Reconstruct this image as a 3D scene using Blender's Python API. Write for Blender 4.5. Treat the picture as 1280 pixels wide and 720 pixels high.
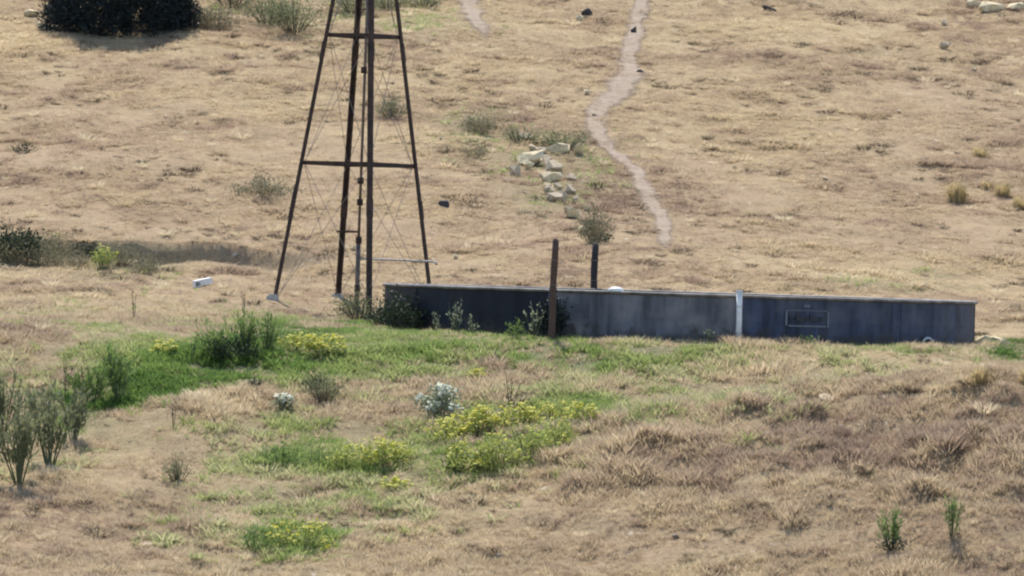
import bpy, bmesh, math, random
import numpy as np

for o in list(bpy.data.objects):
    bpy.data.objects.remove(o, do_unlink=True)
SC = bpy.context.scene
COL = SC.collection
PI = math.pi

# ------------------------------------------------------------------ camera
CAM_Y, CAM_Z = -120.0, 1.2
FPX = 8400.0                       # focal length in pixels of the 1280 wide photo
ROLL, PITCH = math.radians(1.75), math.atan(-0.0034)
cr, sr, cp, sp = math.cos(ROLL), math.sin(ROLL), math.cos(PITCH), math.sin(PITCH)
FWD = np.array((0, cp, sp)); UP0 = np.array((0, -sp, cp)); RT0 = np.array((1.0, 0, 0))
RT = RT0*cr + UP0*sr
UP = UP0*cr - RT0*sr
CAMP = np.array((0, CAM_Y, CAM_Z))
cam = bpy.data.cameras.new('camera'); camo = bpy.data.objects.new('camera', cam); COL.objects.link(camo)
cam.sensor_width = 36.0; cam.lens = 36.0*FPX/1280.0
cam.clip_start = 1.0; cam.clip_end = 3000.0
from mathutils import Matrix, Vector
camo.matrix_world = Matrix(((RT[0], UP[0], -FWD[0], CAMP[0]), (RT[1], UP[1], -FWD[1], CAMP[1]),
                            (RT[2], UP[2], -FWD[2], CAMP[2]), (0, 0, 0, 1)))
SC.camera = camo

# ------------------------------------------------------------------ world, sun, exposure
SUN_EL, SUN_AZ = math.radians(60), math.radians(-12)      # behind the hill, a little to the left
w = bpy.data.worlds.new('World'); SC.world = w; w.use_nodes = True
nt = w.node_tree
sky = nt.nodes.new('ShaderNodeTexSky'); sky.sky_type = 'NISHITA'; sky.sun_disc = False
sky.sun_elevation = SUN_EL; sky.sun_rotation = SUN_AZ; sky.altitude = 1200
bg = nt.nodes['Background']; bg.inputs['Strength'].default_value = 0.14
nt.links.new(sky.outputs[0], bg.inputs['Color'])
sd = bpy.data.lights.new('sun', 'SUN'); sd.energy = 3.6; sd.angle = math.radians(0.53); sd.color = (1.0, 0.95, 0.87)
so = bpy.data.objects.new('sun', sd); COL.objects.link(so)
sv = Vector((math.sin(SUN_AZ)*math.cos(SUN_EL), math.cos(SUN_AZ)*math.cos(SUN_EL), math.sin(SUN_EL)))
so.rotation_euler = sv.to_track_quat('Z', 'Y').to_euler(); so.location = (30, 60, 90)
vs = SC.view_settings; vs.view_transform = 'Standard'; vs.look = 'None'; vs.exposure = 1.05; vs.gamma = 1.0
vs.use_curve_mapping = False
SC.render.engine = 'CYCLES'
SC.cycles.pixel_filter_type = 'GAUSSIAN'; SC.cycles.filter_width = 2.5    # soft long-zoom picture
SC.cycles.use_denoising = True
SC.cycles.max_bounces = 6; SC.cycles.diffuse_bounces = 3; SC.cycles.transparent_max_bounces = 8

# ------------------------------------------------------------------ helpers
rng = np.random.default_rng(7)
random.seed(7)
_tab = np.random.default_rng(3).random((256, 256))

def vnoise(x, y, s=1.0, o=0):
    x = np.asarray(x, float)/s + 31.7*o + 1000; y = np.asarray(y, float)/s + 17.3*o + 1000
    xi = np.floor(x).astype(int); yi = np.floor(y).astype(int)
    fx = x-xi; fy = y-yi
    fx = fx*fx*(3-2*fx); fy = fy*fy*(3-2*fy)
    a = _tab[xi % 256, yi % 256]; b = _tab[(xi+1) % 256, yi % 256]
    c = _tab[xi % 256, (yi+1) % 256]; d = _tab[(xi+1) % 256, (yi+1) % 256]
    return (a*(1-fx)+b*fx)*(1-fy)+(c*(1-fx)+d*fx)*fy - 0.5

def sstep(a, b, x):
    t = np.clip((np.asarray(x, float)-a)/(b-a), 0, 1)
    return t*t*(3-2*t)

# terrain profile along the depth axis, smoothed
_py = np.array([-400, -160, -125, -100, -75, -45, -32, -24, -18, -12, -7.5, -6.2, -4, 0, 2, 5, 9, 13, 16, 22, 30, 40, 50, 60, 100, 200, 400, 700])
_pz = np.array([6, 1.5, -.5, -2.6, -6.5, -7.3, -5.6, -3.85, -2.85, -1.72, -.62, -.15, 0, .03, .08, .28, .54, .82, 1.2, 2.15, 3.75, 5.75, 7.85, 10.2, 20, 46, 85, 100])
_ty = np.arange(-420, 720, 0.25)
_tz = np.interp(_ty, _py, _pz)
_k = np.exp(-0.5*(np.arange(-16, 17)*0.25/1.1)**2); _k /= _k.sum()
_tz = np.convolve(np.pad(_tz, 16, mode='edge'), _k, mode='valid')
TX, TR, TH = 3.0, 5.27, 0.74        # tank centre x (centre y = 0), radius, height

def mound(x, y):
    e = ((x-9.3+.25*(y+14))/8.4)**2 + ((y+14.6)/np.where(y > -14.6, 4.4, 9.0))**2
    return np.exp(-e**2)

def H(x, y):
    x = np.asarray(x, float); y = np.asarray(y, float)
    z = np.interp(y, _ty, _tz)
    far = sstep(60, 200, np.abs(x))
    z = z + far*6*vnoise(x, y, 90, 4)
    flat = 1 - np.exp(-(((x-TX)/7.5)**2+((y)/6.5)**2)**2)      # keep the pad of the tank level
    gl = 1-.75*sstep(-3.5, -6, x)*sstep(6, 10, y)*(1-sstep(20, 26, y))
    z = z + flat*gl*(0.55*vnoise(x, y, 9, 1) + 0.18*vnoise(x, y, 2.6, 2)) + (0.3+0.7*flat)*(0.11*vnoise(x, y, .9, 3) + 0.075*vnoise(x, y, .4, 9))
    pad = 1-sstep(6.0, 8.2, np.hypot(x-TX, y*1.08))
    z = z*(1-pad) + pad*(.03+.035*vnoise(x, y, .9, 3)+.02*np.clip(y, -3, 6))
    # dry spoil mound in front on the right
    m = mound(x, y)
    z = z + m*(1.25 + .5*vnoise(x, y, 2.2, 5) + .42*vnoise(x, y, 1.0, 6) + .28*vnoise(x, y, .5, 8)) + .10*vnoise(x, y, .3, 14)*sstep(-12, -15, y)
    z = z + .34*np.exp(-(((x+5.05)/.95)**2+((y+11.2)/1.5)**2)**1.5)      # grassy hummock in the green growth
    # washed-out gully on the left, its far bank is steep
    gx = sstep(-5.0, -6.4, x + .5*vnoise(x, y, 2, 7))
    yc = 17.4 + .9*vnoise(x, 0*y, 1.6, 11) - .1*(x+8)
    d = y-yc
    g = np.where(d < 0, np.exp(-(d/1.7)**2), 1-sstep(0, .42+.25*vnoise(x, y, .7, 12), d))
    z = z - gx*1.35*g + gx*.12*np.exp(-((d+3)/1.2)**2)
    gx2 = sstep(-3.0, -5.2, x)*(1-gx)
    z = z - gx2*.45*g
    return z

def ray(px, py):
    d = FWD*FPX + RT*(px-640) - UP*(py-360)
    return d/np.linalg.norm(d)

def hit(px, py):
    d = ray(px, py)
    t = np.arange(85, 330, 0.05)
    P = CAMP[None, :] + t[:, None]*d[None, :]
    below = P[:, 2] < H(P[:, 0], P[:, 1])
    i = int(np.argmax(below))
    return P[i] if below.any() else P[-1]

def proj(x, y, z):
    v = np.stack([np.asarray(x)-CAMP[0], np.asarray(y)-CAMP[1], np.asarray(z)-CAMP[2]], -1)
    f = v@FWD
    return 640 + FPX*(v@RT)/f, 360 - FPX*(v@UP)/f

def at_y(px, y):
    """ground point at depth y under the picture column px"""
    z = 0.0
    for _ in range(4):
        f = y-CAM_Y
        v = (z-CAM_Z)/f*FPX
        x = ((px-640) - (v+28)*sr)/cr*f/FPX
        z = float(H(x, y))
    return np.array((x, y, z))

def ppm(y):                          # photo pixels per metre at depth y
    return FPX/(y-CAM_Y)

def in_frame(x, y, mx=60, my=60):
    px, py = proj(x, y, H(x, y))
    return (px > -mx) & (px < 1280+mx) & (py > -my) & (py < 720+my)

# ---- materials
def new_mat(name):
    m = bpy.data.materials.new(name); m.use_nodes = True
    return m, m.node_tree, m.node_tree.nodes['Principled BSDF']

def simple_mat(name, c, rough=.7, metal=0.0, var=.25, scale=6.0, bump=0.0, c2=None, obj=True):
    m, t, b = new_mat(name)
    tc = t.nodes.new('ShaderNodeTexCoord')
    n = t.nodes.new('ShaderNodeTexNoise'); n.inputs['Scale'].default_value = scale; n.inputs['Detail'].default_value = 6
    n.inputs['Roughness'].default_value = .65
    t.links.new(tc.outputs['Object'], n.inputs['Vector'])
    r = t.nodes.new('ShaderNodeValToRGB')
    c2 = c2 or tuple(min(1, v*(1+var)) for v in c)
    r.color_ramp.elements[0].position = .3; r.color_ramp.elements[1].position = .72
    r.color_ramp.elements[0].color = (*[v*(1-var) for v in c], 1); r.color_ramp.elements[1].color = (*c2, 1)
    t.links.new(n.outputs['Fac'], r.inputs['Fac']); t.links.new(r.outputs['Color'], b.inputs['Base Color'])
    b.inputs['Roughness'].default_value = rough; b.inputs['Metallic'].default_value = metal
    if bump:
        bp = t.nodes.new('ShaderNodeBump'); bp.inputs['Strength'].default_value = bump; bp.inputs['Distance'].default_value = .02
        t.links.new(n.outputs['Fac'], bp.inputs['Height']); t.links.new(bp.outputs[0], b.inputs['Normal'])
    return m

def leaf_mat(name, cols, rough=.6, trans=.45, attr=None, gloss=.2):
    """cols: list of colours; picked by a per-instance attribute or by position noise"""
    m, t, b = new_mat(name)
    r = t.nodes.new('ShaderNodeValToRGB')
    el = r.color_ramp.elements
    while len(el) < len(cols): el.new(.5)
    for i, c in enumerate(cols):
        el[i].position = i/(len(cols)-1); el[i].color = (*c, 1)
    if attr:
        a = t.nodes.new('ShaderNodeAttribute'); a.attribute_type = 'INSTANCER'; a.attribute_name = attr
        t.links.new(a.outputs['Fac'], r.inputs['Fac'])
    else:
        tc = t.nodes.new('ShaderNodeTexCoord')
        n = t.nodes.new('ShaderNodeTexNoise'); n.inputs['Scale'].default_value = 14; n.inputs['Detail'].default_value = 3
        t.links.new(tc.outputs['Object'], n.inputs['Vector'])
        mr = t.nodes.new('ShaderNodeMapRange'); mr.inputs[1].default_value = .32; mr.inputs[2].default_value = .68
        t.links.new(n.outputs['Fac'], mr.inputs[0]); t.links.new(mr.outputs[0], r.inputs['Fac'])
    t.links.new(r.outputs['Color'], b.inputs['Base Color'])
    b.inputs['Roughness'].default_value = rough; b.inputs['Specular IOR Level'].default_value = gloss
    tr = t.nodes.new('ShaderNodeBsdfTranslucent'); t.links.new(r.outputs['Color'], tr.inputs['Color'])
    mx = t.nodes.new('ShaderNodeMixShader'); mx.inputs[0].default_value = trans
    t.links.new(b.outputs[0], mx.inputs[1]); t.links.new(tr.outputs[0], mx.inputs[2])
    t.links.new(mx.outputs[0], t.nodes['Material Output'].inputs['Surface'])
    return m

M = {}
M['leaf_green'] = leaf_mat('leaf_green', [(0.094, 0.150, 0.044), (0.213, 0.288, 0.088)])
M['leaf_lime'] = leaf_mat('leaf_lime', [(0.184, 0.230, 0.060), (0.391, 0.425, 0.120)])
M['leaf_grey'] = leaf_mat('leaf_grey', [(0.113, 0.126, 0.065), (0.225, 0.237, 0.122)])
M['leaf_silver'] = leaf_mat('leaf_silver', [(0.143, 0.165, 0.102), (0.297, 0.320, 0.212)])
M['leaf_dark'] = leaf_mat('leaf_dark', [(.02, .03, .016), (.05, .07, .035)], trans=.2)
M['leaf_straw'] = leaf_mat('leaf_straw', [(0.345, 0.256, 0.128), (0.598, 0.480, 0.254)])
M['leaf_olive'] = leaf_mat('leaf_olive', [(.13, .125, .075), (.24, .215, .13)])
M['juniper'] = leaf_mat('juniper', [(.010, .015, .016), (.028, .038, .036)], trans=.1)
M['petal_yellow'] = leaf_mat('petal_yellow', [(.42, .40, .06), (.62, .57, .10)], trans=.3)
M['petal_white'] = leaf_mat('petal_white', [(0.495, 0.510, 0.378), (0.792, 0.775, 0.602)], trans=.3)
M['stem_brown'] = simple_mat('stem_brown', (.07, .055, .035), .9)
M['stem_green'] = simple_mat('stem_green', (.09, .10, .045), .8)
M['stem_pale'] = simple_mat('stem_pale', (.34, .28, .18), .9)
M['bark'] = simple_mat('bark', (.06, .045, .035), .95, scale=18, bump=.5)
M['rust'] = simple_mat('rusty_steel', (.016, .011, .009), .85, .1, .4, 5, .2, c2=(.075, .038, .024))
M['rust_pipe'] = simple_mat('rusty_pipe', (.10, .075, .062), .7, .3, .35, 12, .2, c2=(.2, .15, .12))
M['dull_pipe'] = simple_mat('dull_pipe', (.30, .27, .24), .7, .1, .25, 10)
M['galv'] = simple_mat('pale_galvanised', (.50, .48, .45), .45, .3, .2, 10)
M['brace'] = simple_mat('brace_wire', (.22, .18, .15), .6, .4, .2, 10)
M['concrete'] = simple_mat('concrete', (.40, .37, .33), .9, 0, .2, 14, .4)
M['wood_post'] = simple_mat('weathered_post', (.075, .042, .028), .85, 0, .35, 16, .5)
M['wood_dark'] = simple_mat('dark_post', (.035, .026, .022), .85, 0, .35, 16, .5)
M['white'] = simple_mat('white_paint', (.60, .57, .52), .5, 0, .1, 8, c2=(.8, .79, .76))
M['stone_pale'] = simple_mat('pale_stone', (0.530, 0.425, 0.251), .9, 0, .3, 5, .8, c2=(0.785, 0.642, 0.395))
M['stone_grey'] = simple_mat('grey_stone', (0.264, 0.210, 0.158), .9, 0, .3, 7, .6)
M['stone_tan'] = simple_mat('tan_stone', (0.420, 0.330, 0.220), .9, 0, .25, 7, .6)
M['stone_dark'] = simple_mat('dark_stone', (.05, .048, .055), .9, 0, .3, 7, .6)
M['mark'] = simple_mat('faded_paint', (.125, .14, .165), .7, 0, .3, 20)
M['mark_dark'] = simple_mat('dark_paint', (.02, .022, .03), .7, 0, .3, 20)

# ---- mesh building
class MB:
    def __init__(s): s.v = []; s.f = []; s.n = 0
    def add(s, v, f):
        s.f += [tuple(i+s.n for i in q) for q in f]; s.v += [tuple(map(float, p)) for p in v]; s.n += len(v)
        return s
    def box(s, c, h, R=None):
        v = [np.array((x*h[0], y*h[1], z*h[2])) for x in (-1, 1) for y in (-1, 1) for z in (-1, 1)]
        if R is not None: v = [R@p for p in v]
        v = [p+np.array(c) for p in v]
        return s.add(v, [(0, 1, 3, 2), (4, 6, 7, 5), (0, 4, 5, 1), (2, 3, 7, 6), (0, 2, 6, 4), (1, 5, 7, 3)])
    def tube(s, pts, rad, n=6, cap=True):
        pts = [np.array(p, float) for p in pts]
        if np.isscalar(rad): rad = [rad]*len(pts)
        vs = []
        for i, p in enumerate(pts):
            t = pts[min(i+1, len(pts)-1)]-pts[max(i-1, 0)]; t = t/(np.linalg.norm(t)+1e-9)
            a = np.cross(t, (0, 0, 1) if abs(t[2]) < .9 else (1, 0, 0)); a /= np.linalg.norm(a); b = np.cross(t, a)
            for k in range(n):
                q = 2*PI*k/n
                vs.append(p+rad[i]*(math.cos(q)*a+math.sin(q)*b))
        fs = [(i*n+k, i*n+(k+1) % n, (i+1)*n+(k+1) % n, (i+1)*n+k) for i in range(len(pts)-1) for k in range(n)]
        if cap:
            fs.append(tuple(range(n))[::-1]); fs.append(tuple((len(pts)-1)*n+k for k in range(n)))
        return s.add(vs, fs)
    def leaf(s, p, d, l, wd, nrm=None):
        p = np.array(p); d = np.array(d)/(np.linalg.norm(d)+1e-9)
        if nrm is None: nrm = rng.normal(size=3)
        a = np.cross(d, nrm); a = a/(np.linalg.norm(a)+1e-9)*wd*.5
        b = np.cross(a, d); b = b/(np.linalg.norm(b)+1e-9)*l*.12
        return s.add([p, p+d*l*.45+a+b, p+d*l, p+d*l*.45-a+b], [(0, 1, 2, 3)])
    def mesh(s, name, mat, smooth=False):
        me = bpy.data.meshes.new(name); me.from_pydata(s.v, [], s.f)
        if mat is not None: me.materials.append(mat)
        if smooth: me.shade_smooth()
        me.update(); return me
    def build(s, name, mat, parent=None, smooth=False):
        return link(name, s.mesh(name, mat, smooth), parent)

def link(name, me, parent=None):
    o = bpy.data.objects.new(name, me); COL.objects.link(o)
    if parent is not None: o.parent = parent
    return o

def tag(o, label=None, cat=None, group=None, kind=None):
    for k, v in (('label', label), ('category', cat), ('group', group), ('kind', kind)):
        if v: o[k] = v
    return o

def empty(name, loc, label, cat, group=None, rz=0):
    o = link(name, None); o.location = tuple(map(float, loc)); o.rotation_euler = (0, 0, rz); o.empty_display_size = .2
    return tag(o, label, cat, group)

# ------------------------------------------------------------------ zones of the ground, from photo pixels
def blob(px, py, cx, cy, rx, ry, ang=0.0, soft=.6):
    a = math.radians(ang)
    dx = (px-cx)*math.cos(a)+(py-cy)*math.sin(a); dy = -(px-cx)*math.sin(a)+(py-cy)*math.cos(a)
    e = np.sqrt((dx/rx)**2+(dy/ry)**2)
    return 1-sstep(1-soft*.5, 1+soft*.5, e)

def zones(x, y):
    """green (lush), mixed (greenish dry), bare (pinkish dirt), straw (golden) in 0..1"""
    px, py = proj(x, y, H(x, y))
    wob = 1+.0*px
    jx = px + 40*vnoise(x, y, .8, 21)+25*vnoise(x, y, .3, 22); jy = py + 22*vnoise(x, y, .8, 23)+10*vnoise(x, y, .3, 24)
    g = np.zeros_like(px)
    for b in ((200, 478, 150, 34, -17), (320, 440, 110, 30, -8), (130, 510, 60, 20, -8), (440, 440, 150, 38, 3), (620, 440, 170, 26, 3),
              (770, 446, 125, 20, 2), (1265, 440, 45, 12, 3), (1150, 436, 70, 5, 2), (880, 432, 90, 8, 2), (600, 560, 95, 34, -14), (700, 520, 60, 20, -5), (370, 672, 60, 22, 0), (420, 572, 100, 18, 0)):
        g = np.maximum(g, blob(jx, jy, *b))
    mx = np.zeros_like(px)
    for b in ((430, 480, 420, 75, 5), (60, 520, 120, 60, 0), (750, 450, 300, 45, 2), (450, 600, 180, 60, 0), (330, 650, 130, 50, 0), (100, 325, 130, 24, 3),
              (690, 215, 80, 50, 0), (600, 160, 60, 30, 0), (440, 20, 160, 26, 0), (900, 480, 150, 40, 5), (1100, 355, 90, 12, 0)):
        mx = np.maximum(mx, blob(jx, jy, *b, soft=1.0))
    br = np.zeros_like(px)
    for b in ((120, 420, 170, 40, -5), (820, 640, 260, 110, 0), (1150, 640, 220, 90, 0), (350, 385, 110, 14, 0), (420, 250, 420, 90, 0),
              (1000, 260, 420, 70, 0), (130, 210, 200, 110, 0), (1200, 150, 150, 50, 0), (1060, 520, 200, 30, 0), (60, 690, 160, 50, 0)):
        br = np.maximum(br, blob(jx, jy, *b, soft=1.2)*.8)
    hm = 1-blob(px, py, 275, 506, 66, 24, -3, .6); g = g*hm; mx = mx*hm
    return g, mx, br, px, py

# ------------------------------------------------------------------ ground
def axis(lo, hi, step, far_lo, far_hi, grow=1.18):
    a = list(np.arange(lo, hi+1e-6, step)); s = step
    while a[-1] < far_hi: s *= grow; a.append(a[-1]+s)
    s = step
    while a[0] > far_lo: s *= grow; a.insert(0, a[0]-s)
    return np.array(a)
GX = axis(-13, 15, .14, -500, 500); GY = axis(-35, 56, .14, -380, 690)
XX, YY = np.meshgrid(GX, GY)
ZZ = H(XX, YY)
nx, ny = len(GX), len(GY)
me = bpy.data.meshes.new('ground')
V = np.stack([XX, YY, ZZ], -1).reshape(-1, 3)
ii = (np.arange(ny-1)[:, None]*nx+np.arange(nx-1)[None, :]).reshape(-1)
F = np.stack([ii, ii+1, ii+nx+1, ii+nx], -1)
def fill_mesh(me, V, F):
    nF, k = F.shape
    me.vertices.add(len(V)); me.vertices.foreach_set('co', np.ascontiguousarray(V, dtype=np.float32).ravel())
    me.loops.add(nF*k); me.loops.foreach_set('vertex_index', np.ascontiguousarray(F, dtype=np.int32).ravel())
    me.polygons.add(nF); me.polygons.foreach_set('loop_start', np.arange(0, nF*k, k, dtype=np.int32))
    me.update(calc_edges=True); me.validate()
fill_mesh(me, V, F); me.shade_smooth()
g, mx, br, px, py = zones(V[:, 0], V[:, 1])
for nm, a in (('lush', g), ('mixed', mx), ('bare', br)):
    at = me.attributes.new(nm, 'FLOAT', 'POINT'); at.data.foreach_set('value', a.astype(np.float32))
m, t, b = new_mat('dry_ground')
L = t.links.new
geo = t.nodes.new('ShaderNodeNewGeometry')
def noise(sc, det=6, rough=.6, vec=None):
    n = t.nodes.new('ShaderNodeTexNoise'); n.inputs['Scale'].default_value = sc; n.inputs['Detail'].default_value = det
    n.inputs['Roughness'].default_value = rough; L(vec or geo.outputs['Position'], n.inputs['Vector']); return n.outputs['Fac']
def ramp(f, stops):
    r = t.nodes.new('ShaderNodeValToRGB'); el = r.color_ramp.elements
    while len(el) < len(stops): el.new(.5)
    for i, (p, c) in enumerate(stops): el[i].position = p; el[i].color = (*c, 1)
    L(f, r.inputs['Fac']); return r.outputs['Color']
def mixc(f, a, bb):
    n = t.nodes.new('ShaderNodeMix'); n.data_type = 'RGBA'
    if isinstance(f, float): n.inputs[0].default_value = f
    else: L(f, n.inputs[0])
    for s_, v in ((6, a), (7, bb)):
        if isinstance(v, tuple): n.inputs[s_].default_value = (*v, 1)
        else: L(v, n.inputs[s_])
    return n.outputs[2]
def attr(nm):
    a = t.nodes.new('ShaderNodeAttribute'); a.attribute_name = nm; return a.outputs['Fac']
def math2(op, a, bb):
    n = t.nodes.new('ShaderNodeMath'); n.operation = op; n.use_clamp = True
    for i, v in enumerate((a, bb)):
        if isinstance(v, (int, float)): n.inputs[i].default_value = v
        else: L(v, n.inputs[i])
    return n.outputs[0]
straw = ramp(noise(1.3, 8, .7), [(.3, (0.209, 0.148, 0.081)), (.5, (0.304, 0.225, 0.126)), (.7, (0.397, 0.302, 0.171))])
pink = ramp(noise(2.1, 8, .7), [(.3, (0.173, 0.115, 0.075)), (.5, (0.271, 0.186, 0.121)), (.72, (0.367, 0.260, 0.170))])
nb = noise(.35, 5, .6)
f = math2('ADD', math2('MULTIPLY', attr('bare'), .5), math2('MULTIPLY', math2('SUBTRACT', nb, .5), 1.8))
c = mixc(f, straw, pink)
olive = ramp(noise(3.0, 6, .7), [(.3, (0.130, 0.115, 0.060)), (.7, (0.250, 0.210, 0.111))])
c = mixc(math2('MULTIPLY', attr('mixed'), math2('MULTIPLY', noise(2.2, 5, .7), 1.5)), c, olive)
c = mixc(math2('MULTIPLY', attr('lush'), .85), c, ramp(noise(4, 5, .7), [(.3, (.08, .095, .04)), (.7, (.18, .19, .09))]))
fine = noise(22, 4, .7)
c = mixc(math2('MULTIPLY', math2('SUBTRACT', fine, .5), 3.0), c, (0.420, 0.329, 0.204))
c = mixc(math2('MULTIPLY', math2('SUBTRACT', .46, fine), 3.5), c, (.12, .09, .07))
# dung, litter and small dark crumbs
sp_ = noise(7.5, 3, .55)
c = mixc(math2('MULTIPLY', math2('SUBTRACT', sp_, .63), 9.0), c, (.10, .08, .065))
sp2 = noise(5.2, 3, .5)
c = mixc(math2('MULTIPLY', math2('SUBTRACT', sp2, .67), 9.0), c, (.50, .43, .34))
L(c, b.inputs['Base Color']); b.inputs['Roughness'].default_value = .95; b.inputs['Specular IOR Level'].default_value = .1
bp = t.nodes.new('ShaderNodeBump'); bp.inputs['Strength'].default_value = .6; bp.inputs['Distance'].default_value = .09
L(noise(9, 8, .8), bp.inputs['Height']); L(bp.outputs[0], b.inputs['Normal'])
me.materials.append(m)
ground = link('ground', me); tag(ground, kind='structure')

# ------------------------------------------------------------------ cattle trails
def trail(name, pts, lift=.03):
    P = np.array([[*hit(a, bb)[:2], wpx/ppm(hit(a, bb)[1])] for a, bb, wpx in pts])
    P[:, 2] *= 1.2
    d = P[0]-P[1]; d /= np.linalg.norm(d[:2]);
    ext = [[P[0, 0]+d[0]*k, P[0, 1]+abs(d[1])*k+k*.4, P[0, 2]] for k in (24, 16, 9, 4)]
    P = np.vstack([ext, P])
    s = np.r_[0, np.cumsum(np.hypot(*np.diff(P[:, :2], axis=0).T))]
    ss = np.arange(0, s[-1], .15)
    C = np.stack([np.interp(ss, s, P[:, k]) for k in range(3)], -1)
    ker = np.ones(9)/9
    C[4:-4] = np.stack([np.convolve(C[:, k], ker, 'valid') for k in range(3)], -1)
    T = np.gradient(C[:, :2], axis=0); T /= np.linalg.norm(T, axis=1)[:, None]
    N = np.stack([T[:, 1], -T[:, 0]], -1)
    # tracks cross the slope: keep the band wide in x
    K = 9; Vv = []
    for k in range(K):
        u = (k/(K-1)-.5)
        wl = C[:, 2]*(1+.7*vnoise(ss, ss*0, .8, 30+(k > K//2))+.45*vnoise(ss, ss*0, .5, 33+(k > K//2)))
        x = C[:, 0]+N[:, 0]*u*wl + .0; y = C[:, 1]+N[:, 1]*u*wl
        z = H(x, y)+lift*(1-.7*(2*abs(u))**4)
        Vv.append(np.stack([x, y, z], -1))
    Vv = np.stack(Vv, 1).reshape(-1, 3); n = len(C)
    i0 = (np.arange(n-1)[:, None]*K+np.arange(K-1)[None, :]).reshape(-1)
    me = bpy.data.meshes.new(name); fill_mesh(me, Vv, np.stack([i0, i0+1, i0+K+1, i0+K], -1)); me.shade_smooth()
    ed_ = np.stack([(1-abs(2*k/(K-1)-1))*np.clip((ss[-1]-ss)/2.5, 0, 1)**.5 for k in range(K)], 1).reshape(-1).astype(np.float32)
    at_ = me.attributes.new('worn', 'FLOAT', 'POINT'); at_.data.foreach_set('value', ed_)
    me.materials.append(M['path']); o = link(name, me); tag(o, kind='structure')
    return C
M['path'] = simple_mat('trodden_dirt', (0.206, 0.148, 0.098), .95, 0, .25, 7.0, .8, c2=(0.303, 0.230, 0.157))
_t = M['path'].node_tree; _l = _t.links.new
_a = _t.nodes.new('ShaderNodeAttribute'); _a.attribute_name = 'worn'
_g = _t.nodes.new('ShaderNodeNewGeometry'); _n = _t.nodes.new('ShaderNodeTexNoise'); _n.inputs['Scale'].default_value = 5.5; _n.inputs['Detail'].default_value = 6; _n.inputs['Roughness'].default_value = .7
_l(_g.outputs['Position'], _n.inputs['Vector'])
_s = _t.nodes.new('ShaderNodeMath'); _s.operation = 'MULTIPLY_ADD'; _l(_a.outputs['Fac'], _s.inputs[0]); _s.inputs[1].default_value = 1.0; _l(_n.outputs['Fac'], _s.inputs[2])
_m = _t.nodes.new('ShaderNodeMapRange'); _m.inputs[1].default_value = .66; _m.inputs[2].default_value = 1.12; _l(_s.outputs[0], _m.inputs[0])
_l(_m.outputs[0], _t.nodes['Principled BSDF'].inputs['Alpha'])
TRAIL = [(800, -8, 22), (800, 20, 24), (792, 45, 26), (786, 70, 30), (790, 92, 40), (776, 112, 52), (756, 130, 38), (741, 150, 34), (748, 174, 28),
         (772, 194, 28), (797, 215, 26), (806, 240, 28), (821, 262, 28), (830, 285, 28), (832, 312, 18)]
TC = [trail('path', TRAIL)]
TC.append(trail('path', [(582, -6, 30), (592, 18, 30), (604, 40, 24), (612, 52, 12)]))
TALL = np.vstack(TC)

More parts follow.
